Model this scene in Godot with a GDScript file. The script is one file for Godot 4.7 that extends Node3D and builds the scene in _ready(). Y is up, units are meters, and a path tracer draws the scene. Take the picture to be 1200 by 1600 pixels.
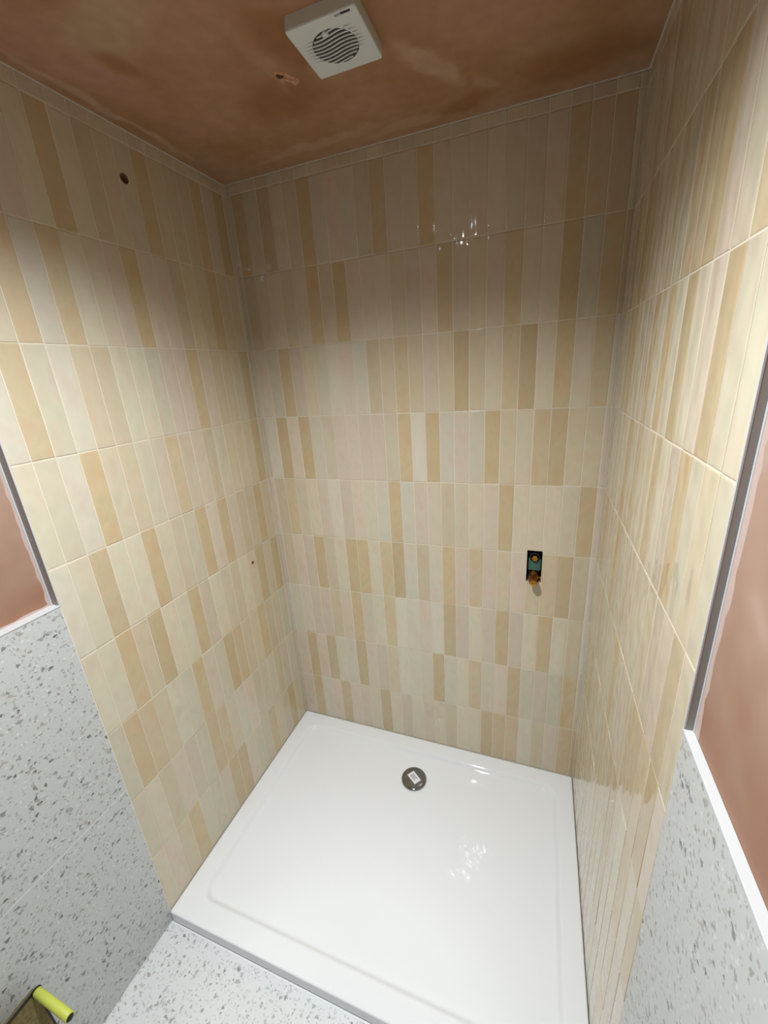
extends Node3D

# A walk-in shower being finished: hand-made tiles on three walls, white tray, raw plaster ceiling.
# Units are metres; floor at y = 0, back wall at z = 0, left wall at x = 0, right wall at x = W.
const W := 1.2729
const JY := 2.309          # height of the joint under the cut top course
const CEIL := 2.3438
const ROW := 0.252
const TRAY := 0.046        # top of the tray rim
const EDGE := 0.891        # where the shower tiles end
const LEDGE := 1.209       # top of the speckled tiles
const GROUT := 0.0012      # joint depth
const LB := 0.025          # build-up of the tiling on the left wall
const RB := 0.0120         # and on the right wall
const ROOM := 3.2         # far end of the room, behind the camera

# tone of every tile, one string a course from the ceiling down
const BACK := ["wpplgcgclcccpgcpgcwcccppcp", "ctcbcctwpwgbggtcgpggpptbbc", "clcclctctpcclppbplpbcctgtb", "cpgtplggpwllblpltlcbtctcbc", "cwtptwcppppctwtwpgtlcbtllp", "plbccpwppgwtwpclccptcccctp", "plpptcgttgbtwlgtpbplplbtlw", "wgcpplptcgbwwpwtpcptpctglw", "lptpbgwtpplwwctwcbcptgpgtc", "pptwpbppctcpgpclcctbbwlptb"]
const LEFT := ["llccgcppclpppclccg", "ctptllltgllctcplpl", "glltlllpptpcgbwbcp", "gbcllptppgggllwgbw", "ctlllglpcbpglctwgg", "pltllptptgcctggbgw", "ptltlclcgptgctltgg", "pglltllbtgptgglbtg", "cgplgccpwcbtgpplcc", "cltpltcgpttpggtlpc"]
const RIGHT := ["ctclpgcgbctpccppcc", "pgclbcbllggplgglpc", "cpbctlpcclgbbtpcbp", "cpgbtcgpbgtgtgptgg", "lggggptcbclbgptglg", "bttppgtpgppcglppbc", "bcgplggcgtgpcbbbtp", "gbbtggcgcblbtcgtct", "gclgccccpclgbcplpp", "tbcbgggpcppgpcgbpc"]

var rng := RandomNumberGenerator.new()
var M := {}
var tile_mats := {}
var tile_meshes := {}


func _ready() -> void:
	rng.seed = 20240611
	# ---------------------------------------------------------------- camera, surroundings, light
	var cam := Camera3D.new()
	cam.name = "camera"
	cam.fov = 102.64
	cam.keep_aspect = Camera3D.KEEP_HEIGHT
	cam.near = 0.02
	cam.transform = Transform3D(Basis(Vector3(0.93734617, -0.06447737, -0.34238111), Vector3(-0.05227034, 0.94557679, -0.32117339), Vector3(0.34445604, 0.31894703, 0.88296253)), Vector3(1.0683, 1.6907, 1.4281))
	add_child(cam)
	cam.current = true
	var env := Environment.new()
	env.background_mode = Environment.BG_COLOR
	env.background_color = Color(0.02, 0.02, 0.02)
	env.tonemap_mode = Environment.TONE_MAPPER_LINEAR
	env.tonemap_exposure = 1.0
	env.sdfgi_enabled = true
	env.ssao_enabled = true
	env.ssil_enabled = true
	var we := WorldEnvironment.new()
	we.name = "surroundings"
	we.environment = env
	add_child(we)
	materials()
	downlight(Vector3(0.665, CEIL, 1.0), 4.4, "recessed white ceiling downlight just outside the shower, in line with the tray")
	# ---------------------------------------------------------------- room
	room()
	wall_tiles()
	trims()
	# ---------------------------------------------------------------- things
	shower_tray()
	waste_cover()
	shower_valve()
	extractor_fan()
	camp_stool()


# ==================================================================== small helpers
func quad(st: SurfaceTool, a: Vector3, b: Vector3, c: Vector3, d: Vector3) -> void:
	# corners counter-clockwise as seen from the front
	for v in [a, c, b, a, d, c]:
		st.add_vertex(v)


func tri(st: SurfaceTool, a: Vector3, b: Vector3, c: Vector3) -> void:
	for v in [a, c, b]:
		st.add_vertex(v)


func start(smooth := false) -> SurfaceTool:
	var st := SurfaceTool.new()
	st.begin(Mesh.PRIMITIVE_TRIANGLES)
	st.set_smooth_group(0 if smooth else -1)
	return st


func done(st: SurfaceTool, called: String, m: Material, parent: Node) -> MeshInstance3D:
	st.generate_normals()
	return put(called, st.commit(), m, parent)


func put(called: String, mesh: Mesh, m: Material, parent: Node, at := Vector3.ZERO, turn := Basis.IDENTITY) -> MeshInstance3D:
	var o := MeshInstance3D.new()
	o.name = called
	o.mesh = mesh
	o.material_override = m
	o.transform = Transform3D(turn, at)
	o.cast_shadow = GeometryInstance3D.SHADOW_CASTING_SETTING_ON
	parent.add_child(o, true)
	return o


func bx(st: SurfaceTool, lo: Vector3, hi: Vector3, bevel := 0.0) -> void:
	# a box; with a bevel its twelve edges are chamfered
	if bevel <= 0.0:
		var p := func(x, y, z): return Vector3(hi.x if x else lo.x, hi.y if y else lo.y, hi.z if z else lo.z)
		quad(st, p.call(0, 0, 1), p.call(1, 0, 1), p.call(1, 1, 1), p.call(0, 1, 1))
		quad(st, p.call(1, 0, 0), p.call(0, 0, 0), p.call(0, 1, 0), p.call(1, 1, 0))
		quad(st, p.call(1, 0, 1), p.call(1, 0, 0), p.call(1, 1, 0), p.call(1, 1, 1))
		quad(st, p.call(0, 0, 0), p.call(0, 0, 1), p.call(0, 1, 1), p.call(0, 1, 0))
		quad(st, p.call(0, 1, 1), p.call(1, 1, 1), p.call(1, 1, 0), p.call(0, 1, 0))
		quad(st, p.call(0, 0, 0), p.call(1, 0, 0), p.call(1, 0, 1), p.call(0, 0, 1))
		return
	# chamfered: each face is inset, edges and corners are bridged
	var c := (lo + hi) * 0.5
	var h := (hi - lo) * 0.5
	var q := func(n: int, sx: float, sy: float, sz: float) -> Vector3:
		var v := Vector3(h.x - bevel, h.y - bevel, h.z - bevel)
		v[n] = h[n]
		return c + v * Vector3(sx, sy, sz)
	for n in 3:
		for s in [-1.0, 1.0]:
			var a := (n + 1) % 3
			var b := (n + 2) % 3
			var pts := []
			for k in [[-1.0, -1.0], [1.0, -1.0], [1.0, 1.0], [-1.0, 1.0]]:
				var sg := Vector3.ZERO
				sg[n] = s
				sg[a] = k[0]
				sg[b] = k[1]
				pts.append(q.call(n, sg.x, sg.y, sg.z))
			if s < 0:
				pts.reverse()
			quad(st, pts[0], pts[1], pts[2], pts[3])
	for n in 3:
		var a := (n + 1) % 3
		var b := (n + 2) % 3
		for sa in [-1.0, 1.0]:
			for sb in [-1.0, 1.0]:
				var e := []
				for k in [[a, -1.0], [b, -1.0], [b, 1.0], [a, 1.0]]:
					var sg := Vector3.ZERO
					sg[n] = k[1]
					sg[a] = sa
					sg[b] = sb
					e.append(q.call(k[0], sg.x, sg.y, sg.z))
				if sa * sb < 0:
					e.reverse()
				quad(st, e[0], e[1], e[2], e[3])
	for sx in [-1.0, 1.0]:
		for sy in [-1.0, 1.0]:
			for sz in [-1.0, 1.0]:
				var t := [q.call(0, sx, sy, sz), q.call(1, sx, sy, sz), q.call(2, sx, sy, sz)]
				if sx * sy * sz < 0:
					t.reverse()
				tri(st, t[0], t[1], t[2])


func box(called: String, lo: Vector3, hi: Vector3, m: Material, parent: Node, bevel := 0.0) -> MeshInstance3D:
	var st := start()
	bx(st, lo, hi, bevel)
	return done(st, called, m, parent)


func structure(o: Node) -> Node:
	o.set_meta("kind", "structure")
	return o


func thing(called: String, label: String, category: String, at := Vector3.ZERO, group := "") -> Node3D:
	var o := Node3D.new()
	o.name = called
	o.position = at
	o.set_meta("label", label)
	o.set_meta("category", category)
	if group:
		o.set_meta("group", group)
	add_child(o, true)
	return o


func lathe(st: SurfaceTool, prof: Array, n: int, turn := Basis.IDENTITY, at := Vector3.ZERO) -> void:
	# prof: (radius, height) pairs round the y axis
	for k in n:
		var a := TAU * k / n
		var b := TAU * (k + 1) / n
		for i in prof.size() - 1:
			var p: Vector2 = prof[i]
			var q: Vector2 = prof[i + 1]
			var v := []
			for w in [[p, a], [p, b], [q, b], [q, a]]:
				v.append(at + turn * Vector3(w[0].x * cos(w[1]), w[0].y, -w[0].x * sin(w[1])))
			if p.x < 1e-6:
				tri(st, v[0], v[2], v[3])
			elif q.x < 1e-6:
				tri(st, v[0], v[1], v[2])
			else:
				quad(st, v[0], v[1], v[2], v[3])


func tube(st: SurfaceTool, a: Vector3, b: Vector3, r: float, n := 16, caps := true) -> void:
	var y := (b - a).normalized()
	var x := y.cross(Vector3(0.31, 0.9, 0.2)).normalized()
	var turn := Basis(x, y, x.cross(y))
	var l := (b - a).length()
	var prof := [Vector2(r, 0), Vector2(r, l)]
	if caps:
		prof = [Vector2(0, 0), Vector2(r * 0.9, 0), Vector2(r, r * 0.1), Vector2(r, l - r * 0.1), Vector2(r * 0.9, l), Vector2(0, l)]
	lathe(st, prof, n, turn, a)


# ==================================================================== materials
func noise_tex(size: int, freq: float, seed_: int, ramp: Gradient = null, octaves := 3, normalize := true) -> NoiseTexture2D:
	var f := FastNoiseLite.new()
	f.noise_type = FastNoiseLite.TYPE_SIMPLEX_SMOOTH
	f.seed = seed_
	f.frequency = freq
	f.fractal_octaves = octaves
	var t := NoiseTexture2D.new()
	t.width = size
	t.height = size
	t.seamless = true
	t.seamless_blend_skirt = 0.3
	t.normalize = normalize
	t.noise = f
	if ramp:
		t.color_ramp = ramp
	return t


func ramp(stops: Array) -> Gradient:
	var g := Gradient.new()
	var o := PackedFloat32Array()
	var c := PackedColorArray()
	for s in stops:
		o.append(s[0])
		c.append(s[1])
	g.offsets = o
	g.colors = c
	return g


func rgb(r: float, g: float, b: float) -> Color:
	return Color(r / 255.0, g / 255.0, b / 255.0)


func plain(c: Color, rough := 0.5, metal := 0.0) -> StandardMaterial3D:
	var m := StandardMaterial3D.new()
	m.albedo_color = c
	m.roughness = rough
	m.metallic = metal
	return m


func materials() -> void:
	# glaze: pooled, slightly pink, cream and green; the strong tan glaze breaks to orange
	var soft := noise_tex(256, 0.012, 11, ramp([[0.0, Color(0.99, 0.967, 0.953)], [0.3, Color(1.0, 0.985, 0.975)], [0.5, Color(1, 1, 0.99)], [0.7, Color(0.99, 0.996, 0.983)], [1.0, Color(0.975, 0.982, 0.965)]]))
	var strong := noise_tex(256, 0.012, 23, ramp([[0.0, Color(1.0, 0.955, 0.92)], [0.35, Color(1.0, 0.98, 0.96)], [0.6, Color(1.0, 1.0, 0.98)], [1.0, Color(0.96, 0.975, 0.93)]]))
	var dents := noise_tex(512, 0.009, 5, null, 1)
	var tones := {
		"c": rgb(208, 199, 177), "p": rgb(208, 196, 178), "g": rgb(206, 200, 179), "w": rgb(209, 204, 187),
		"l": rgb(204, 193, 167), "b": rgb(201, 187, 158), "t": rgb(198, 182, 149)}
	for k in tones:
		var list := []
		for v in 5:
			var m := plain(tones[k] * (1.0 + 0.012 * (v - 2)), 0.05)
			m.albedo_color.a = 1.0
			m.albedo_texture = strong if k in ["b", "t"] else soft
			m.uv1_triplanar = true
			m.uv1_scale = Vector3(5.0, 3.2, 5.0)
			m.uv1_offset = Vector3(v * 0.37 + k.unicode_at(0) * 0.111, v * 0.61 + k.unicode_at(0) * 0.173, v * 0.29)
			m.heightmap_enabled = true
			m.heightmap_texture = dents
			m.heightmap_scale = 0.13
			list.append(m)
		tile_mats[k] = list
	M.grout = plain(rgb(219, 211, 193), 0.7)
	M.white_trim = plain(rgb(196, 200, 201), 0.4)
	M.grey_trim = plain(rgb(150, 147, 144), 0.4)
	M.caulk = plain(rgb(206, 198, 186), 0.5)
	M.tray = plain(rgb(233, 237, 239), 0.045)
	M.chrome = plain(rgb(146, 149, 152), 0.14, 1.0)
	M.paper = plain(rgb(232, 234, 236), 0.7)
	M.ink = plain(rgb(96, 100, 108), 0.7)
	M.black = plain(rgb(22, 21, 20), 0.6)
	M.masonry = plain(rgb(146, 110, 84), 0.95)
	M.brass = plain(rgb(212, 160, 70), 0.28, 1.0)
	M.old_brass = plain(rgb(150, 104, 52), 0.4, 1.0)
	M.teal = plain(rgb(66, 110, 98), 0.3)
	M.plastic = plain(rgb(222, 231, 231), 0.38)
	M.duct = plain(rgb(150, 148, 144), 0.5)
	M.slit_shade = plain(rgb(150, 152, 148), 0.6)  # painted shade for the grooves tapering out of the fan grille
	M.lime = plain(rgb(196, 207, 88), 0.5)
	M.canvas = plain(rgb(126, 116, 78), 0.9)
	M.canvas.albedo_texture = noise_tex(256, 0.05, 77, ramp([[0.0, Color(0.75, 0.72, 0.66)], [1.0, Color(1.1, 1.06, 1.0)]]))
	M.canvas.uv1_triplanar = true
	M.canvas.uv1_scale = Vector3(8, 8, 8)
	# gypsum plaster, still drying: brown where damp, pink and chalky where dry
	M.plaster = plain(Color.WHITE, 0.62)
	M.plaster.albedo_texture = noise_tex(512, 0.006, 41, ramp([[0.0, rgb(146, 103, 80)], [0.35, rgb(153, 116, 94)], [0.55, rgb(158, 127, 107)], [0.78, rgb(167, 140, 122)], [1.0, rgb(188, 170, 158)]]), 4)
	M.plaster.uv1_triplanar = true
	M.plaster.uv1_world_triplanar = true
	M.plaster.uv1_scale = Vector3(0.9, 0.9, 0.9)
	M.ceiling = plain(Color.WHITE, 0.55)
	M.ceiling.albedo_texture = ceiling_image()
	M.ceiling.uv1_triplanar = true
	M.ceiling.uv1_world_triplanar = true
	M.ceiling.uv1_scale = Vector3.ONE / 1.6
	M.chalk = plain(rgb(186, 166, 156), 0.85)
	M.flake = plain(rgb(205, 160, 128), 0.9)
	terrazzo()
	M.speckled_grout = plain(rgb(226, 227, 226), 0.8)


func terrazzo() -> void:
	# marble chips in a pale cement matrix, 0.6 m of it on 1024 pixels; the floor's chips are paler
	var n := 1024
	for k in ["wall", "floor"]:
		var r := RandomNumberGenerator.new()
		r.seed = 99 if k == "wall" else 57
		var base := Image.create(n, n, false, Image.FORMAT_RGB8)
		var ground := rgb(198, 202, 201) if k == "wall" else rgb(216, 220, 220)
		base.fill(ground)
		var tints := [rgb(188, 192, 190), rgb(172, 176, 173), rgb(156, 159, 156), rgb(136, 139, 137), rgb(214, 218, 217), rgb(108, 110, 109), rgb(174, 169, 163)]
		for i in 5000:
			var big := i % 9 == 0
			var c: Color = tints[[0, 0, 0, 1, 1, 2, 4, 4, 6][r.randi() % 9]]
			if big:
				c = tints[[1, 2, 2, 3, 3, 5, 6][r.randi() % 7]]
			if k == "floor":
				c = c.lerp(ground, 0.35)
			chip(base, r, n, r.randf_range(3.6, 9.0) if big else r.randf_range(1.5, 5.0), c)
		base.generate_mipmaps()
		var m := plain(Color.WHITE, 0.42)
		m.albedo_texture = ImageTexture.create_from_image(base)
		m.uv1_triplanar = true
		m.uv1_world_triplanar = true
		m.uv1_scale = Vector3.ONE * (1.0 / 0.6)
		M["speckled_" + k] = m


# drying patches on the ceiling, some with shade painted in: x, z, reach along x, reach along z, turn, strength, colour
func ceiling_image() -> ImageTexture:
	var n := 640
	var side := 1.6
	var f := FastNoiseLite.new()
	f.seed = 3
	f.frequency = 0.012
	f.fractal_octaves = 4
	var g := FastNoiseLite.new()
	g.seed = 12
	g.frequency = 0.05
	g.fractal_octaves = 3
	var pink := rgb(186, 144, 122)
	var damp_and_shade := rgb(152, 106, 68)
	var dry := rgb(196, 164, 140)
	var chalk := rgb(188, 160, 134)
	var spots := [
		[0.105, 0.66, 0.10, 0.16, 0.0, 0.8, pink], [0.13, 0.50, 0.06, 0.14, 0.0, 0.7, pink], [0.38, 0.56, 0.09, 0.10, 0.3, 0.55, pink],
		[0.24, 0.63, 0.09, 0.08, 0.2, 0.75, chalk], [0.33, 0.66, 0.08, 0.06, 0.0, 0.55, chalk], [0.20, 0.29, 0.10, 0.10, 0.4, 0.4, pink],
		[0.035, 0.45, 0.013, 0.30, 0.0, 0.75, dry], [0.40, 0.078, 0.26, 0.026, 0.06, 0.55, dry], [0.68, 0.052, 0.16, 0.022, 0.12, 0.5, dry], [0.24, 0.105, 0.07, 0.02, 0.0, 0.5, pink],
		[0.79, 0.25, 0.030, 0.13, 0.5, 0.75, dry], [0.90, 0.13, 0.02, 0.06, 0.5, 0.4, dry], [0.98, 0.33, 0.14, 0.10, 0.0, 0.45, pink],
		[0.44, 0.30, 0.12, 0.09, 0.2, 0.8, damp_and_shade], [0.53, 0.45, 0.05, 0.10, 0.0, 0.8, damp_and_shade], [0.84, 0.07, 0.09, 0.03, 0.1, 0.8, damp_and_shade], [1.12, 0.11, 0.16, 0.07, 0.0, 0.8, damp_and_shade], [0.19, 0.545, 0.035, 0.05, 0.5, 0.6, damp_and_shade],  # the two browns right of the fan also paint in shade there
		[0.46, 0.41, 0.016, 0.12, 0.06, 0.3, dry], [0.62, 0.19, 0.10, 0.05, 0.2, 0.45, pink]]
	var im := Image.create(n, n, false, Image.FORMAT_RGB8)
	for j in n:
		for i in n:
			var x := side * i / n
			var z := side * j / n
			var w := 0.022 * f.get_noise_2d(i * 1.6, j * 1.6)
			var w2 := 0.022 * f.get_noise_2d(i * 1.6 + 900.0, j * 1.6)
			var c := rgb(168, 126, 90).lerp(rgb(178, 140, 110), clampf(0.5 + 0.9 * f.get_noise_2d(i * 0.7, j * 0.7 + 400.0), 0, 1))
			for s in spots:
				var dx: float = x + w - s[0]
				var dz: float = z + w2 - s[1]
				if absf(dx) > 2.2 * maxf(s[2], s[3]) or absf(dz) > 2.2 * maxf(s[2], s[3]):
					continue
				var u: float = (dx * cos(s[4]) + dz * sin(s[4])) / s[2]
				var v: float = (-dx * sin(s[4]) + dz * cos(s[4])) / s[3]
				var e := sqrt(u * u + v * v)
				c = c.lerp(s[6], s[5] * smoothstep(1.25, 0.45, e))
			c *= 1.0 + 0.05 * g.get_noise_2d(i, j)
			c.a = 1.0
			im.set_pixel(i, j, c)
	im.generate_mipmaps()
	return ImageTexture.create_from_image(im)


func chip(im: Image, r: RandomNumberGenerator, n: int, rad: float, c: Color) -> void:
	var cx := r.randf() * n
	var cy := r.randf() * n
	var a := r.randf() * TAU
	var stretch := r.randf_range(1.0, 1.9)
	var w1 := r.randf() * TAU
	var w2 := r.randf() * TAU
	var reach := int(ceil(rad * 2.0))
	for y in range(-reach, reach + 1):
		for x in range(-reach, reach + 1):
			var u := (x * cos(a) + y * sin(a)) / stretch
			var v := -x * sin(a) + y * cos(a)
			var th := atan2(v, u)
			if sqrt(u * u + v * v) < rad * (0.8 + 0.16 * sin(3.0 * th + w1) + 0.12 * sin(5.0 * th + w2)):
				im.set_pixel(posmod(int(cx) + x, n), posmod(int(cy) + y, n), c)


# ==================================================================== lamps
func downlight(at: Vector3, energy: float, label: String) -> void:
	var t := thing("ceiling_downlight", label, "downlight", at)
	var st := start(true)
	lathe(st, [Vector2(0.046, 0.0), Vector2(0.046, -0.002), Vector2(0.043, -0.004), Vector2(0.034, -0.003), Vector2(0.033, 0.0)], 40)
	done(st, "trim_ring", M.white_trim, t)
	var lens := plain(Color.WHITE, 0.3)
	lens.emission_enabled = true
	lens.emission = Color(0.95, 0.99, 1.0)
	lens.emission_energy_multiplier = 50.0
	st = start()
	lathe(st, [Vector2(0.0, -0.0015), Vector2(0.033, -0.0015)], 40)
	done(st, "lens", lens, t)
	var l := SpotLight3D.new()
	l.name = "beam"
	l.light_color = Color(0.975, 0.985, 1.0)
	l.light_energy = energy
	l.light_size = 0.03
	l.shadow_enabled = true
	l.spot_range = 8.0
	l.spot_attenuation = 2.0
	l.spot_angle = 70.0
	l.spot_angle_attenuation = 1.0
	l.rotation_degrees = Vector3(-90, 0, 0)
	l.position = Vector3(0, -0.006, 0)
	t.add_child(l)


# ==================================================================== the room
func face(st: SurfaceTool, to3: Callable, lo: Vector2, hi: Vector2, holes: Array) -> void:
	# a flat face in (u, v) with round holes (Vector3: u, v, radius) cut out of it
	for h in holes:
		if h.x > lo.x and h.x < hi.x and h.y > lo.y and h.y < hi.y:
			var half: float = h.z * 1.04
			var rest := holes.duplicate()
			rest.erase(h)
			var a := Vector2(maxf(lo.x, h.x - half), maxf(lo.y, h.y - half))
			var b := Vector2(minf(hi.x, h.x + half), minf(hi.y, h.y + half))
			if a.y > lo.y:
				face(st, to3, lo, Vector2(hi.x, a.y), rest)
			if b.y < hi.y:
				face(st, to3, Vector2(lo.x, b.y), hi, rest)
			if a.x > lo.x:
				face(st, to3, Vector2(lo.x, a.y), Vector2(a.x, b.y), rest)
			if b.x < hi.x:
				face(st, to3, Vector2(b.x, a.y), Vector2(hi.x, b.y), rest)
			var n := 24
			var angles := []
			for k in n:
				angles.append(TAU * k / n)
			for c in [a, b, Vector2(a.x, b.y), Vector2(b.x, a.y)]:
				angles.append(fposmod((c - Vector2(h.x, h.y)).angle(), TAU))
			angles.sort()
			for k in angles.size():
				var e := []
				for w in [angles[k], angles[(k + 1) % angles.size()]]:
					var d := Vector2(cos(w), sin(w))
					var t := 1e9
					if d.x > 1e-6: t = minf(t, (b.x - h.x) / d.x)
					if d.x < -1e-6: t = minf(t, (a.x - h.x) / d.x)
					if d.y > 1e-6: t = minf(t, (b.y - h.y) / d.y)
					if d.y < -1e-6: t = minf(t, (a.y - h.y) / d.y)
					e.append([Vector2(h.x, h.y) + d * h.z, Vector2(h.x, h.y) + d * t])
				quad(st, to3.call(e[0][0]), to3.call(e[0][1]), to3.call(e[1][1]), to3.call(e[1][0]))
			return
	quad(st, to3.call(lo), to3.call(Vector2(hi.x, lo.y)), to3.call(hi), to3.call(Vector2(lo.x, hi.y)))


const PIPE_HOLE := Vector3(0.4186, JY - 0.0836, 0.0120)
const SCREW_HOLE := Vector3(0.1995, JY - 1.3131, 0.0070)
const CEILING_HOLE := Vector3(0.475, 0.371, 0.0085)
const TEARS := [Vector3(0.4886, 0.3664, 0.0040), Vector3(0.4925, 0.3575, 0.0031)]   # smaller tears beside it
const FAN_HOLE := Vector3(0.6445, 0.4315, 0.0462)
const NICHE_LO := Vector2(1.0510, JY - 1.3725)
const NICHE_HI := Vector2(1.1035, JY - 1.2495)


func room() -> void:
	# floor and its speckled tiles
	var fl: Node = structure(box("floor", Vector3(-0.15, -0.12, -0.15), Vector3(W + 0.15, -0.0015, ROOM + 0.15), M.speckled_grout, self))
	for i in 4:
		for k in 4:
			var x0 := -0.875 + 0.6 * (i + 1)
			var z0 := 0.3 + 0.6 * k
			var lo := Vector3(maxf(-LB, x0 - 0.6 + 0.001), -0.009, z0 + 0.001)
			var hi := Vector3(minf(W + RB, x0 - 0.001), 0.0, minf(ROOM, z0 + 0.599))
			if hi.x - lo.x > 0.02 and hi.z - lo.z > 0.02 and k > 0:
				box("floor_tile", lo, hi, M.speckled_floor, fl, 0.0008)
	# ceiling, with a ragged hole left in it
	var st := start()
	face(st, func(p): return Vector3(p.x, CEIL, p.y), Vector2(-0.15, -0.15), Vector2(W + 0.15, ROOM + 0.15), [FAN_HOLE, CEILING_HOLE] + TEARS)
	quad(st, Vector3(-0.15, CEIL + 0.12, ROOM + 0.15), Vector3(W + 0.15, CEIL + 0.12, ROOM + 0.15), Vector3(W + 0.15, CEIL + 0.12, -0.15), Vector3(-0.15, CEIL + 0.12, -0.15))
	var rim := [Vector2(-0.15, -0.15), Vector2(W + 0.15, -0.15), Vector2(W + 0.15, ROOM + 0.15), Vector2(-0.15, ROOM + 0.15)]
	for k in 4:
		var a: Vector2 = rim[k]
		var b: Vector2 = rim[(k + 1) % 4]
		quad(st, Vector3(a.x, CEIL, a.y), Vector3(a.x, CEIL + 0.12, a.y), Vector3(b.x, CEIL + 0.12, b.y), Vector3(b.x, CEIL, b.y))
	var ce := done(st, "ceiling", M.ceiling, self)
	structure(ce)
	for c in [CEILING_HOLE] + TEARS:
		st = start(true)
		lathe(st, [Vector2(c.z, 0), Vector2(c.z * 1.1, 0.02), Vector2(c.z, 0.09), Vector2(0, 0.09)], 24, Basis.IDENTITY, Vector3(c.x, CEIL, c.y))
		done(st, "hole_lining", M.masonry, ce)
	ragged_plaster(ce)
	# back wall: joint bed with the recess for the valve
	st = start()
	var lo := Vector2(-0.15, -0.12)
	var hi := Vector2(W + 0.15, CEIL)
	var bed := func(p): return Vector3(p.x, p.y, -GROUT)
	face(st, bed, lo, Vector2(hi.x, NICHE_LO.y), [])
	face(st, bed, Vector2(lo.x, NICHE_HI.y), hi, [])
	face(st, bed, Vector2(lo.x, NICHE_LO.y), Vector2(NICHE_LO.x, NICHE_HI.y), [])
	face(st, bed, Vector2(NICHE_HI.x, NICHE_LO.y), Vector2(hi.x, NICHE_HI.y), [])
	bx(st, Vector3(lo.x, lo.y, -0.15), Vector3(hi.x, hi.y, -0.09))
	var wb := done(st, "wall_back", M.grout, self)
	structure(wb)
	st = start()
	var d := -0.088
	var c := [Vector2(NICHE_LO.x, NICHE_LO.y), Vector2(NICHE_HI.x, NICHE_LO.y), NICHE_HI, Vector2(NICHE_LO.x, NICHE_HI.y)]
	for k in 4:
		var a: Vector2 = c[k]
		var b: Vector2 = c[(k + 1) % 4]
		quad(st, Vector3(a.x, a.y, -GROUT), Vector3(a.x, a.y, d), Vector3(b.x, b.y, d), Vector3(b.x, b.y, -GROUT))
	quad(st, Vector3(c[0].x, c[0].y, d), Vector3(c[1].x, c[1].y, d), Vector3(c[2].x, c[2].y, d), Vector3(c[3].x, c[3].y, d))
	done(st, "recess_lining", M.masonry, wb)
	# left wall: plaster all along, tile bed in the shower, both drilled twice
	var holes := [PIPE_HOLE, SCREW_HOLE]
	st = start()
	face(st, func(p): return Vector3(-LB, p.y, -p.x), Vector2(-ROOM - 0.15, -0.12), Vector2(0.15, CEIL), holes.map(func(h): return Vector3(-h.x, h.y, h.z)))
	bx(st, Vector3(-0.15, -0.12, -0.15), Vector3(-0.12, CEIL, ROOM + 0.15))
	var wl := done(st, "wall_left", M.plaster, self)
	structure(wl)
	st = start()
	face(st, func(p): return Vector3(-GROUT, p.y, -p.x), Vector2(-EDGE, 0.0), Vector2(0.0, CEIL), holes.map(func(h): return Vector3(-h.x, h.y, h.z)))
	quad(st, Vector3(-LB, 0, EDGE), Vector3(-GROUT, 0, EDGE), Vector3(-GROUT, CEIL, EDGE), Vector3(-LB, CEIL, EDGE))
	done(st, "grout_bed", M.grout, wl)
	for h in holes:
		st = start(true)
		lathe(st, [Vector2(h.z, -GROUT), Vector2(h.z, 0.09), Vector2(0, 0.09)], 24, Basis(Vector3(0, 1, 0), Vector3(-1, 0, 0), Vector3(0, 0, 1)), Vector3(0, h.y, h.x))
		done(st, "hole_lining", M.masonry, wl)
	# right wall
	var wr := box("wall_right", Vector3(W + RB, -0.12, -0.15), Vector3(W + 0.15, CEIL, ROOM + 0.15), M.plaster, self)
	structure(wr)
	box("grout_bed", Vector3(W + GROUT, 0, 0), Vector3(W + RB, CEIL, EDGE), M.grout, wr)
	# the end of the room behind the camera
	structure(box("wall_front", Vector3(-0.15, -0.12, ROOM), Vector3(W + 0.15, CEIL, ROOM + 0.15), M.plaster, self))
	# chalky feathered edges where the skim coat meets the profiles
	feather(wl, Vector3(-LB, LEDGE + 0.001, 0.897), Vector3(0, 1, 0), Vector3(0, 0, 1), Vector3(1, 0, 0), CEIL - LEDGE, 0.007, 31)
	feather(wl, Vector3(-LB, LEDGE + 0.0005, 0.897), Vector3(0, 0, 1), Vector3(0, 1, 0), Vector3(1, 0, 0), 1.2, 0.006, 32)
	feather(wr, Vector3(W + RB, LEDGE + 0.001, 0.896), Vector3(0, 1, 0), Vector3(0, 0, 1), Vector3(-1, 0, 0), CEIL - LEDGE, 0.013, 33)
	# speckled tiles on the lower walls outside the shower, two courses
	for side in [0, 1]:
		var x0: float = -LB if side == 0 else W + 0.0005
		var x1: float = -0.0005 if side == 0 else W + RB
		var parent: Node = wl if side == 0 else wr
		for k in 4:
			var z0 := 0.8918 + 0.602 * k
			var z1 := minf(z0 + 0.600, ROOM)
			if z1 - z0 < 0.03:
				continue
			for course in [[0.001, 0.5955], [0.5975, LEDGE - 0.003]]:
				box("speckled_tile", Vector3(x0, course[0], z0), Vector3(x1, course[1], z1), M.speckled_wall, parent, 0.0007)
		var g0: float = -LB if side == 0 else W + 0.0009
		var g1: float = -0.0009 if side == 0 else W + RB
		box("joint_bed", Vector3(g0, 0.0, EDGE), Vector3(g1, LEDGE - 0.004, ROOM), M.speckled_grout, parent)


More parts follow.
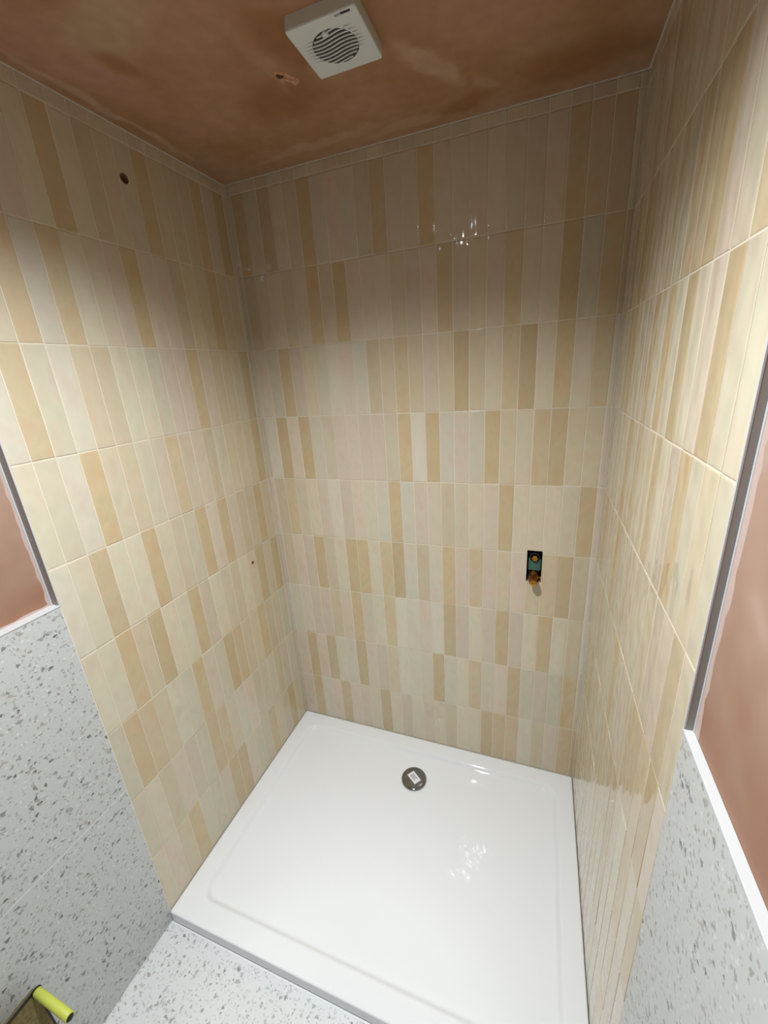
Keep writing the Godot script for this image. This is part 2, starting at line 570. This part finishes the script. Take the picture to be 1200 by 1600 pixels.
func feather(parent: Node, from: Vector3, along: Vector3, across: Vector3, out: Vector3, length: float, width: float, seed_: int) -> void:
	var r := RandomNumberGenerator.new()
	r.seed = seed_
	var st := start()
	var n := int(length / 0.02)
	var w := []
	for k in n + 1:
		w.append(width * r.randf_range(0.55, 1.35))
	for k in n:
		var a := from + along * (length * k / n) + out * 0.0006
		var b := from + along * (length * (k + 1) / n) + out * 0.0006
		var pa: Vector3 = a + across * w[k] - out * 0.0007
		var pb: Vector3 = b + across * w[k + 1] - out * 0.0007
		if along.cross(across).dot(out) > 0:
			quad(st, a, b, pb, pa)
		else:
			quad(st, a, pa, pb, b)
	done(st, "feathered_edge", M.chalk, parent)


func ragged_plaster(ce: Node) -> void:
	# a torn groove beside the hole and the lip of plaster pushed out round it
	var st := start()
	var r := RandomNumberGenerator.new()
	r.seed = 8
	var path := [Vector2(0.470, 0.386), Vector2(0.478, 0.383), Vector2(0.487, 0.374), Vector2(0.492, 0.361), Vector2(0.501, 0.350), Vector2(0.503, 0.338), Vector2(0.494, 0.334), Vector2(0.488, 0.345), Vector2(0.478, 0.356), Vector2(0.468, 0.360)]
	for k in path.size() - 1:
		var a: Vector2 = path[k]
		var b: Vector2 = path[k + 1]
		var n := (b - a).normalized().orthogonal() * r.randf_range(0.003, 0.005)
		var drop := r.randf_range(0.002, 0.005)
		var p := Vector3(a.x + n.x, CEIL, a.y + n.y)
		var q := Vector3(b.x + n.x, CEIL, b.y + n.y)
		var p2 := Vector3(a.x - n.x, CEIL, a.y - n.y)
		var q2 := Vector3(b.x - n.x, CEIL, b.y - n.y)
		var top_a := Vector3(a.x, CEIL - drop, a.y)
		var top_b := Vector3(b.x, CEIL - drop * r.randf_range(0.6, 1.2), b.y)
		quad(st, p, top_a, top_b, q)
		quad(st, top_a, p2, q2, top_b)
		tri(st, p, p2, top_a)
		tri(st, q, top_b, q2)
	done(st, "torn_plaster", M.flake, ce)


# ==================================================================== shower tiles
func tile_mesh(w: float, h: float, variant: int) -> ArrayMesh:
	# centred on the origin, face at z = 0, softly uneven hand-cut edges, small bevel
	var key := "%d_%d_%d" % [roundi(w * 10000), roundi(h * 10000), variant]
	if key in tile_meshes:
		return tile_meshes[key]
	var r := RandomNumberGenerator.new()
	r.seed = hash(key)
	var nv := 3 if h > 0.1 else 1
	var us := [0.0, 0.0012, 0.0038, w - 0.0038, w - 0.0012, w]
	var ut := [-0.55, -0.14, 0.0, 0.0, 0.14, 0.55]
	if w < 0.016:
		us = [0.0, 0.0012, w * 0.4, w * 0.6, w - 0.0012, w]
	var vs := [0.0, 0.0012, 0.0038]
	var vt := [-0.55, -0.14, 0.0]
	for k in range(1, nv):
		vs.append(h * k / nv)
		vt.append(0.0)
	vs.append_array([h - 0.0038, h - 0.0012, h])
	vt.append_array([0.0, 0.14, 0.55])
	var low := func(a: float) -> float: return 0.0008 if absf(a) > 0.5 else (0.00018 if absf(a) > 0.1 else 0.0)
	var lw := []
	var rw := []
	for k in vs.size():
		lw.append(r.randf_range(-0.00035, 0.00035))
		rw.append(r.randf_range(-0.00035, 0.00035))
	var bw := [r.randf_range(-0.0003, 0.0003), r.randf_range(-0.0003, 0.0003)]
	var at := func(i: int, j: int) -> Vector3:
		var x: float = us[i] - w * 0.5 + (lw[j] if i < 3 else rw[j])
		var y: float = vs[j] - h * 0.5
		if j < 3 or j > vs.size() - 4:
			y += bw[0 if i < 3 else 1]
		return Vector3(x, y, -maxf(low.call(ut[i]), low.call(vt[j])))
	var st := SurfaceTool.new()
	st.begin(Mesh.PRIMITIVE_TRIANGLES)
	for i in us.size() - 1:
		for j in vs.size() - 1:
			for c in [[0, 0], [1, 1], [1, 0], [0, 0], [0, 1], [1, 1]]:
				st.set_normal(Vector3(ut[i + c[0]], vt[j + c[1]], 1.0).normalized())
				st.add_vertex(at.call(i + c[0], j + c[1]))
	var back := Vector3(0, 0, -0.0065)
	var side := func(a: Vector3, b: Vector3, n: Vector3) -> void:
		for v in [a + back, b, b + back, a + back, a, b]:
			st.set_normal(n)
			st.add_vertex(v)
	for i in us.size() - 1:
		var n := vs.size() - 1
		side.call(at.call(i, 0), at.call(i + 1, 0), Vector3(0, -1, 0))
		side.call(at.call(i + 1, n), at.call(i, n), Vector3(0, 1, 0))
	for j in vs.size() - 1:
		var n := us.size() - 1
		side.call(at.call(0, j + 1), at.call(0, j), Vector3(-1, 0, 0))
		side.call(at.call(n, j), at.call(n, j + 1), Vector3(1, 0, 0))
	tile_meshes[key] = st.commit()
	return tile_meshes[key]


func drilled_tile(w: float, h: float, hole: Vector3) -> ArrayMesh:
	var st := start()
	face(st, func(p): return Vector3(p.x, p.y, 0), Vector2(-w / 2, -h / 2), Vector2(w / 2, h / 2), [hole])
	for k in 4:
		var c := [Vector3(-w / 2, -h / 2, 0), Vector3(w / 2, -h / 2, 0), Vector3(w / 2, h / 2, 0), Vector3(-w / 2, h / 2, 0)]
		var a: Vector3 = c[k]
		var b: Vector3 = c[(k + 1) % 4]
		quad(st, a + Vector3(0, 0, -0.007), b + Vector3(0, 0, -0.007), b, a)
	for k in 24:
		var a := TAU * k / 24
		var b := TAU * (k + 1) / 24
		var p := Vector3(hole.x + cos(a) * hole.z, hole.y + sin(a) * hole.z, 0)
		var q := Vector3(hole.x + cos(b) * hole.z, hole.y + sin(b) * hole.z, 0)
		quad(st, p, q, q + Vector3(0, 0, -0.007), p + Vector3(0, 0, -0.007))
	st.generate_normals()
	return st.commit()


func lay(parent: Node, tone: String, u0: float, u1: float, y0: float, y1: float, turn: Basis, origin: Vector3, hole := Vector3.ZERO) -> void:
	# u runs along the wall as turn.x, the face looks along turn.z
	var j := 0.0013
	var w := u1 - u0 - 2 * j
	var h := y1 - y0 - 2 * j
	if w < 0.004 or h < 0.004:
		return
	var c := Vector2((u0 + u1) * 0.5, (y0 + y1) * 0.5)
	var mats: Array = tile_mats[tone]
	var m: Material = mats[rng.randi() % mats.size()]
	var lean := Basis.from_euler(Vector3(rng.randf_range(-0.004, 0.004), rng.randf_range(-0.011, 0.011), 0))
	var lift := rng.randf_range(-0.0002, 0.0002)
	var upside := rng.randf() < 0.5
	var mesh: Mesh
	if hole.z > 0:
		mesh = drilled_tile(w, h, Vector3(hole.x - c.x, hole.y - c.y, hole.z))
		upside = false
	else:
		mesh = tile_mesh(w, h, rng.randi() % 5)
	var spin := Basis(Vector3(0, 0, 1), PI) if upside else Basis.IDENTITY
	put("tile", mesh, m, parent, origin + turn.x * c.x + Vector3(0, c.y, 0) + turn.z * lift, turn * lean * spin)


func wall_tiles() -> void:
	var ys := [CEIL - 0.002]
	for k in 9:
		ys.append(JY - ROW * k)
	ys.append(TRAY + 0.0015)
	# back wall
	var xs := [0.0015, 0.0196]
	for k in 24:
		xs.append(0.0196 + 0.0515 * (k + 1))
	xs.append(W - 0.0015)
	var wb := get_node("wall_back")
	for r in 10:
		for i in 26:
			var y1: float = ys[r]
			var y0: float = ys[r + 1]
			if i == 21 and r == 5:
				y0 = NICHE_HI.y
			if i == 21 and r == 6:
				y1 = NICHE_LO.y
			lay(wb, BACK[r][i], xs[i], xs[i + 1], y0, y1, Basis.IDENTITY, Vector3.ZERO)
	# side walls: z of the joints
	var zs := [0.0015]
	for k in range(16, -1, -1):
		zs.append(0.8475 - 0.0517 * k)
	zs.append(EDGE)
	var wl := get_node("wall_left")
	var wr := get_node("wall_right")
	var to_right := Basis(Vector3(0, 0, -1), Vector3(0, 1, 0), Vector3(1, 0, 0))
	var to_left := Basis(Vector3(0, 0, 1), Vector3(0, 1, 0), Vector3(-1, 0, 0))
	for r in 10:
		for i in 18:
			var hole := Vector3.ZERO
			for h in [PIPE_HOLE, SCREW_HOLE]:
				if h.x > zs[i] and h.x < zs[i + 1] and h.y < ys[r] and h.y > ys[r + 1]:
					hole = Vector3(-h.x, h.y, h.z)
			lay(wl, LEFT[r][i], -zs[i + 1], -zs[i], ys[r + 1], ys[r], to_right, Vector3.ZERO, hole)
			lay(wr, RIGHT[r][i], zs[i], zs[i + 1], ys[r + 1], ys[r], to_left, Vector3(W, 0, 0))


func trims() -> void:
	var n := [0]
	var add := func(lo: Vector3, hi: Vector3, m: Material, bevel: float) -> void:
		n[0] += 1
		structure(box("trim_%d" % n[0], lo, hi, m, self, bevel))
	# edge profiles where the shower tiles stop above the speckled tiles
	add.call(Vector3(-LB, LEDGE, EDGE), Vector3(-0.0016, CEIL, 0.8935), M.grey_trim, 0.0)
	add.call(Vector3(W + 0.0016, LEDGE, EDGE), Vector3(W + RB, CEIL, 0.8935), M.grey_trim, 0.0)
	add.call(Vector3(-0.0022, LEDGE, EDGE), Vector3(0.0004, CEIL, 0.8937), M.white_trim, 0.0005)
	add.call(Vector3(W - 0.0004, LEDGE, EDGE), Vector3(W + 0.0022, CEIL, 0.8937), M.white_trim, 0.0005)
	# capping along the top of the speckled tiles
	add.call(Vector3(-LB, LEDGE - 0.003, EDGE), Vector3(0.0006, LEDGE + 0.0005, ROOM), M.white_trim, 0.0006)
	add.call(Vector3(W - 0.0006, LEDGE - 0.003, EDGE), Vector3(W + RB, LEDGE + 0.0005, ROOM), M.white_trim, 0.0006)
	# beads of filler between profile and plaster
	add.call(Vector3(-LB - 0.001, LEDGE, 0.8935), Vector3(-LB + 0.003, CEIL, 0.8975), M.white_trim, 0.0012)
	add.call(Vector3(W + RB - 0.002, LEDGE, 0.8935), Vector3(W + RB + 0.001, CEIL, 0.8965), M.white_trim, 0.0009)
	# sealant under the ceiling and in the two corners
	add.call(Vector3(0, CEIL - 0.0035, 0), Vector3(W, CEIL + 0.001, 0.0028), M.caulk, 0.001)
	add.call(Vector3(-0.001, CEIL - 0.0035, 0), Vector3(0.0028, CEIL + 0.001, EDGE), M.caulk, 0.001)
	add.call(Vector3(W - 0.0028, CEIL - 0.0035, 0), Vector3(W + 0.001, CEIL + 0.001, EDGE), M.caulk, 0.001)
	add.call(Vector3(-0.001, TRAY, -0.001), Vector3(0.0018, CEIL, 0.0018), M.caulk, 0.0007)
	add.call(Vector3(W - 0.0018, TRAY, -0.001), Vector3(W + 0.001, CEIL, 0.0018), M.caulk, 0.0007)


# ==================================================================== shower tray
func rounded(x0: float, x1: float, z0: float, z1: float, r: float, y: float) -> Array:
	# counter-clockwise seen from above
	var out := []
	var seg := 10
	for c in [[x1 - r, z1 - r, -0.5 * PI], [x1 - r, z0 + r, 0.0], [x0 + r, z0 + r, 0.5 * PI], [x0 + r, z1 - r, PI]]:
		for k in seg + 1:
			var a: float = c[2] + 0.5 * PI * k / seg
			out.append(Vector3(c[0] + r * cos(a), y, c[1] - r * sin(a)))
	return out


func skin(st: SurfaceTool, loops: Array) -> void:
	# bridges loops given from the outside in, seen from above
	for i in loops.size() - 1:
		var a: Array = loops[i]
		var b: Array = loops[i + 1]
		for k in a.size():
			var q := (k + 1) % a.size()
			if a[k].distance_to(a[q]) < 1e-7 and b[k].distance_to(b[q]) < 1e-7:
				continue
			quad(st, a[k], a[q], b[q], b[k])


const DRAIN := Vector2(0.640, 0.190)


func shower_tray() -> void:
	var t := thing("shower_tray", "white rectangular shower tray with raised rim, fitted between the tiled walls", "shower tray", Vector3.ZERO)
	var x0 := 0.001
	var x1 := W - 0.001
	var z0 := 0.001
	var z1 := 0.896
	var ins := func(d: float, r: float, y: float) -> Array: return rounded(x0 + d, x1 - d, z0 + d, z1 - d, r, y)
	var st := start()
	skin(st, [ins.call(0.0015, 0.004, 0.001), ins.call(0.0, 0.005, 0.004), ins.call(0.0, 0.005, TRAY - 0.004), ins.call(0.001, 0.005, TRAY - 0.0015), ins.call(0.0035, 0.005, TRAY)])
	var base: Array = ins.call(0.0015, 0.004, 0.001)
	for k in range(1, base.size() - 1):
		tri(st, base[0], base[k + 1], base[k])
	done(st, "side", M.tray, t)
	st = start(true)
	var rin := func(d: float, r: float, y: float) -> Array: return rounded(0.064 + d, 1.211 - d, 0.066 + d, 0.830 - d, r, y)
	skin(st, [ins.call(0.0035, 0.005, TRAY), rin.call(-0.006, 0.058, TRAY), rin.call(-0.003, 0.055, TRAY - 0.0003), rin.call(0.0, 0.052, TRAY - 0.0014), rin.call(0.003, 0.050, TRAY - 0.0034), rin.call(0.008, 0.047, TRAY - 0.0085), rin.call(0.012, 0.045, TRAY - 0.0120), rin.call(0.016, 0.042, TRAY - 0.0138), rin.call(0.022, 0.04, TRAY - 0.0146), rin.call(0.034, 0.035, TRAY - 0.0150)])
	done(st, "rim", M.tray, t)
	# the shallow floor falls to the waste
	st = start(true)
	var ring := []
	var outer: Array = rin.call(0.034, 0.035, TRAY - 0.0150)
	for v in outer:
		var a := atan2(v.z - DRAIN.y, v.x - DRAIN.x)
		ring.append(Vector3(DRAIN.x + 0.05 * cos(a), TRAY - 0.0225, DRAIN.y + 0.05 * sin(a)))
	skin(st, [outer, ring])
	for k in ring.size():
		var q := (k + 1) % ring.size()
		if ring[k].distance_to(ring[q]) > 1e-7:
			tri(st, ring[k], ring[q], Vector3(DRAIN.x, TRAY - 0.0235, DRAIN.y))
	done(st, "basin", M.tray, t)
	# two specks of grit lie in it
	for s in [[0.533, 0.720, 0.0016], [0.527, 0.709, 0.0009]]:
		var y: float = TRAY - 0.0195
		st = start()
		lathe(st, [Vector2(s[2], -0.003), Vector2(s[2], 0.0008), Vector2(s[2] * 0.6, s[2] + 0.0006), Vector2(0, s[2] + 0.001)], 7, Basis.IDENTITY, Vector3(s[0], y, s[1]))
		done(st, "grit_speck", M.black, t)


func waste_cover() -> void:
	var at := Vector3(DRAIN.x, TRAY - 0.0222, DRAIN.y)
	var t := thing("waste_cover", "round chrome waste cover with a white sticker, near the tray's back edge", "drain cover", at)
	var st := start(true)
	lathe(st, [Vector2(0.0, 0.0008), Vector2(0.050, 0.0008), Vector2(0.0535, 0.0016), Vector2(0.0535, 0.0055), Vector2(0.0525, 0.0078), Vector2(0.0495, 0.0092), Vector2(0.040, 0.0103), Vector2(0.026, 0.0111), Vector2(0.012, 0.0115), Vector2(0.0, 0.0116)], 56)
	done(st, "dome", M.chrome, t)
	# sticker, turned as in the picture
	var turn := Basis(Vector3(0, 1, 0), deg_to_rad(-38.0))
	st = start()
	bx(st, Vector3(-0.0265, 0.0095, -0.0165), Vector3(0.0265, 0.0121, 0.0165))
	var s := done(st, "sticker", M.paper, t)
	s.transform = Transform3D(turn, Vector3(0.001, 0, 0.0))
	s.set_meta("label", "white paper sticker with grey print")
	var r := RandomNumberGenerator.new()
	r.seed = 4
	for row in 3:
		var x := -0.018
		var wide: float = [0.030, 0.022, 0.027][row]
		while x < -0.018 + wide:
			var l := r.randf_range(0.002, 0.006)
			box("print", Vector3(x, 0.0121, -0.0085 + row * 0.0065), Vector3(x + l, 0.01218, -0.0085 + row * 0.0065 + 0.0036), M.ink, s)
			x += l + 0.0012


# ==================================================================== valve in the back wall
func shower_valve() -> void:
	var t := thing("shower_valve", "brass concealed shower valve with two stubs in a dark cutout of the tiled back wall", "shower valve", Vector3(1.0772, JY - 1.311, -0.03))
	var out := Basis(Vector3(1, 0, 0), Vector3(0, 0, 1), Vector3(0, -1, 0))   # lathe axis looks out of the wall
	box("body", Vector3(-0.0205, -0.040, -0.056), Vector3(0.0205, 0.040, -0.004), M.old_brass, t, 0.003)
	var guard := box("guard_plate", Vector3(-0.0225, -0.026, -0.004), Vector3(0.0225, 0.024, 0.012), M.teal, t, 0.003)
	guard.set_meta("label", "teal green guard plate")
	# upper spindle in its dark collar
	var st := start(true)
	lathe(st, [Vector2(0.0175, -0.004), Vector2(0.0175, 0.016), Vector2(0.0155, 0.0175), Vector2(0.0135, 0.0175), Vector2(0.0135, 0.006)], 32, out, Vector3(0.0005, 0.030, 0))
	done(st, "collar", M.black, t)
	st = start()
	lathe(st, [Vector2(0.0115, 0.0), Vector2(0.0115, 0.024), Vector2(0.0095, 0.026), Vector2(0.005, 0.026), Vector2(0.0045, 0.023), Vector2(0.0, 0.023)], 6, out, Vector3(0.0005, 0.028, 0))
	done(st, "spindle", M.brass, t)
	# lower threaded outlet stands out of the wall
	st = start(true)
	var prof := [Vector2(0.0155, -0.004), Vector2(0.0155, 0.020)]
	var y := 0.020
	while y < 0.070:
		prof.append_array([Vector2(0.0125, y), Vector2(0.0138, y + 0.001), Vector2(0.0125, y + 0.002)])
		y += 0.002
	prof.append_array([Vector2(0.0125, 0.072), Vector2(0.0112, 0.0745)])
	lathe(st, prof, 28, out, Vector3(-0.001, -0.044, 0))
	done(st, "threaded_outlet", M.old_brass, t)
	st = start()
	lathe(st, [Vector2(0.0112, 0.0745), Vector2(0.006, 0.0750), Vector2(0.0055, 0.070), Vector2(0.0, 0.070)], 24, out, Vector3(-0.001, -0.044, 0))
	done(st, "outlet_plug", M.brass, t)
	st = start()
	lathe(st, [Vector2(0.0180, 0.018), Vector2(0.0195, 0.020), Vector2(0.0195, 0.027), Vector2(0.0180, 0.029), Vector2(0.0130, 0.029)], 6, out, Vector3(-0.001, -0.044, 0))
	done(st, "lock_nut", M.old_brass, t)


# ==================================================================== extractor fan on the ceiling
func extractor_fan() -> void:
	var x0 := 0.5705
	var x1 := 0.7185
	var z0 := 0.3565
	var z1 := 0.5065
	var c := Vector2((x0 + x1) / 2, (z0 + z1) / 2)
	var h := 0.024
	var t := thing("extractor_fan", "square white extractor fan with round slatted grille, fixed to the plaster ceiling", "extractor fan", Vector3(c.x, CEIL, c.y))
	var a := (x1 - x0) / 2
	var st := start()
	var lp := func(d: float, r: float, y: float) -> Array: return rounded(-a + d, a - d, -a + d, a - d, r, -y)
	# the housing hangs down: rows from the ceiling to the face, seen from below, so the order is turned
	var rows := [lp.call(0.0008, 0.006, 0.0), lp.call(0.0, 0.006, h - 0.003), lp.call(0.0008, 0.006, h - 0.0008), lp.call(0.0025, 0.005, h)]
	for l in rows:
		l.reverse()
	skin(st, rows)
	done(st, "housing", M.plastic, t)
	# face plate with the round opening
	st = start(true)
	var rin := 0.047
	var edge: Array = rows[3]
	var ring := []
	for v in edge:
		var w := atan2(v.z, v.x)
		ring.append(Vector3(rin * cos(w), -h, rin * sin(w)))
	var pts := 64
	# plate from the square edge to a regular circle
	var angles := []
	for k in pts:
		angles.append(TAU * k / pts)
	for k in pts:
		var e := []
		for w in [angles[k], angles[(k + 1) % pts]]:
			var d := Vector2(cos(w), sin(w))
			var s := (a - 0.0025) / maxf(absf(d.x), absf(d.y))
			e.append([Vector3(d.x * rin, -h, d.y * rin), Vector3(d.x * s, -h, d.y * s)])
		quad(st, e[0][0], e[0][1], e[1][1], e[1][0])
	done(st, "face_plate", M.plastic, t)
	st = start(true)
	lathe(st, [Vector2(rin, -h), Vector2(rin - 0.001, 0.0), Vector2(rin - 0.001, 0.112), Vector2(0.0, 0.112)], 48)
	done(st, "duct", M.duct, t)
	# wavy slats across the opening, flat grey wedges on the plate paint the shade of their tapering ends
	for k in 10:
		var zc := -0.0425 + k * 0.0092
		var slat := start()
		var half: float = sqrt(maxf(0.0, rin * rin - zc * zc)) + 0.0005
		var seg := 16
		var rowp := []
		for i in seg + 1:
			var u := -1.0 + 2.0 * i / seg
			var x := u * half
			var wave := 0.0042 * sin(clampf(x / rin, -1, 1) * 2.6)
			rowp.append(Vector3(x, 0, zc + wave))
		for i in seg:
			var p: Vector3 = rowp[i]
			var q: Vector3 = rowp[i + 1]
			var f := Vector3(0, -h - 0.0004, 0)
			var w := Vector3(0, 0, 0.0014)
			var up := Vector3(0, 0.0016, 0.0)
			quad(slat, p + f - w, q + f - w, q + f + w, p + f + w)
			quad(slat, p + f - w + up, q + f - w + up, q + f - w, p + f - w)
			quad(slat, p + f + w, q + f + w, q + f + w + up, p + f + w + up)
		done(slat, "slat", M.plastic, t)
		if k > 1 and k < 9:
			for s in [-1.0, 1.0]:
				var shade_wedge := start()
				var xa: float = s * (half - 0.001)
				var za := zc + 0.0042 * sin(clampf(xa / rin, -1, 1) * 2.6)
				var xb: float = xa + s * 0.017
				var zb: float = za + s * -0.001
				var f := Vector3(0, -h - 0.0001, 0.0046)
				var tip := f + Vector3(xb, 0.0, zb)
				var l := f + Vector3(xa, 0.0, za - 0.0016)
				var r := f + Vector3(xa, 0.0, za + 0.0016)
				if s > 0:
					tri(shade_wedge, l, tip, r)
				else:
					tri(shade_wedge, l, r, tip)
				done(shade_wedge, "slit_shade", M.slit_shade, t)
	# round button on the grille
	st = start(true)
	lathe(st, [Vector2(0.0065, 0.004), Vector2(0.0065, -0.0015), Vector2(0.0055, -0.0028), Vector2(0.0, -0.0032)], 24, Basis.IDENTITY, Vector3(-0.0053, -h, 0.0375))
	done(st, "button", M.plastic, t)
	# the small maker's mark: a thin and a bold run of strokes, too small to read
	var r := RandomNumberGenerator.new()
	r.seed = 6
	var x := 0.0300
	for k in 9:
		var bold := k > 3
		var w := 0.0040 if bold else 0.0030
		var g := box("mark_stroke", Vector3(x, -h - 0.0002, 0.0655), Vector3(x + w - (0.0003 if bold else 0.0012), -h + 0.001, 0.0655 + (0.0052 if bold else 0.0046)), M.black if bold else M.ink, t)
		x += w


# ==================================================================== folded stool in the corner of the picture
func camp_stool() -> void:
	var t := thing("camp_stool", "folded stool of olive canvas with lime yellow tubes, leaning on the speckled wall", "stool", Vector3(0.03, 0.0, 1.36))
	var top := 0.390
	var z0 := -0.138
	# canvas sling hanging between the black piped edges, slightly bowed
	var st := start(true)
	var n := 10
	for i in n:
		for j in n:
			var p := []
			for w in [[i, j], [i, j + 1], [i + 1, j + 1], [i + 1, j]]:
				var v := float(w[0]) / n
				var u := float(w[1]) / n
				p.append(Vector3(0.014 + 0.010 * sin(u * PI) * sin(v * PI), top - v * 0.34, z0 + u * 0.30))
			quad(st, p[0], p[1], p[2], p[3])
	bx(st, Vector3(0.0, top - 0.34, z0), Vector3(0.012, top, z0 + 0.30))
	done(st, "canvas", M.canvas, t)
	st = start(true)
	tube(st, Vector3(0.010, top, z0), Vector3(0.010, top, z0 + 0.30), 0.0035, 10)
	tube(st, Vector3(0.012, top, z0), Vector3(0.012, top - 0.34, z0), 0.0030, 10)
	tube(st, Vector3(0.012, top - 0.34, z0), Vector3(0.012, top - 0.34, z0 + 0.30), 0.0030, 10)
	done(st, "piping", M.black, t)
	for s in [[Vector3(0.016, top, z0), Vector3(0.136, top + 0.003, z0 + 0.003)], [Vector3(0.016, top - 0.045, z0 + 0.082), Vector3(0.152, top - 0.041, z0 + 0.085)]]:
		st = start(true)
		tube(st, s[0], s[1], 0.0095, 24)
		var leg := done(st, "tube", M.lime, t)
		st = start(true)
		var d: Vector3 = (s[1] - s[0]).normalized()
		tube(st, s[1] - d * 0.004, s[1] + d * 0.0015, 0.0075, 20)
		done(st, "end_plug", M.black, leg)
		st = start(true)
		tube(st, s[0] - d * 0.004, s[0] + d * 0.002, 0.0105, 20)
		done(st, "end_collar", M.black, leg)
	# the folded legs reach the floor behind the canvas
	for z in [z0 + 0.02, z0 + 0.28]:
		st = start(true)
		tube(st, Vector3(0.004, 0.0, z), Vector3(0.004, top - 0.02, z), 0.010, 16)
		done(st, "leg", M.lime, t)
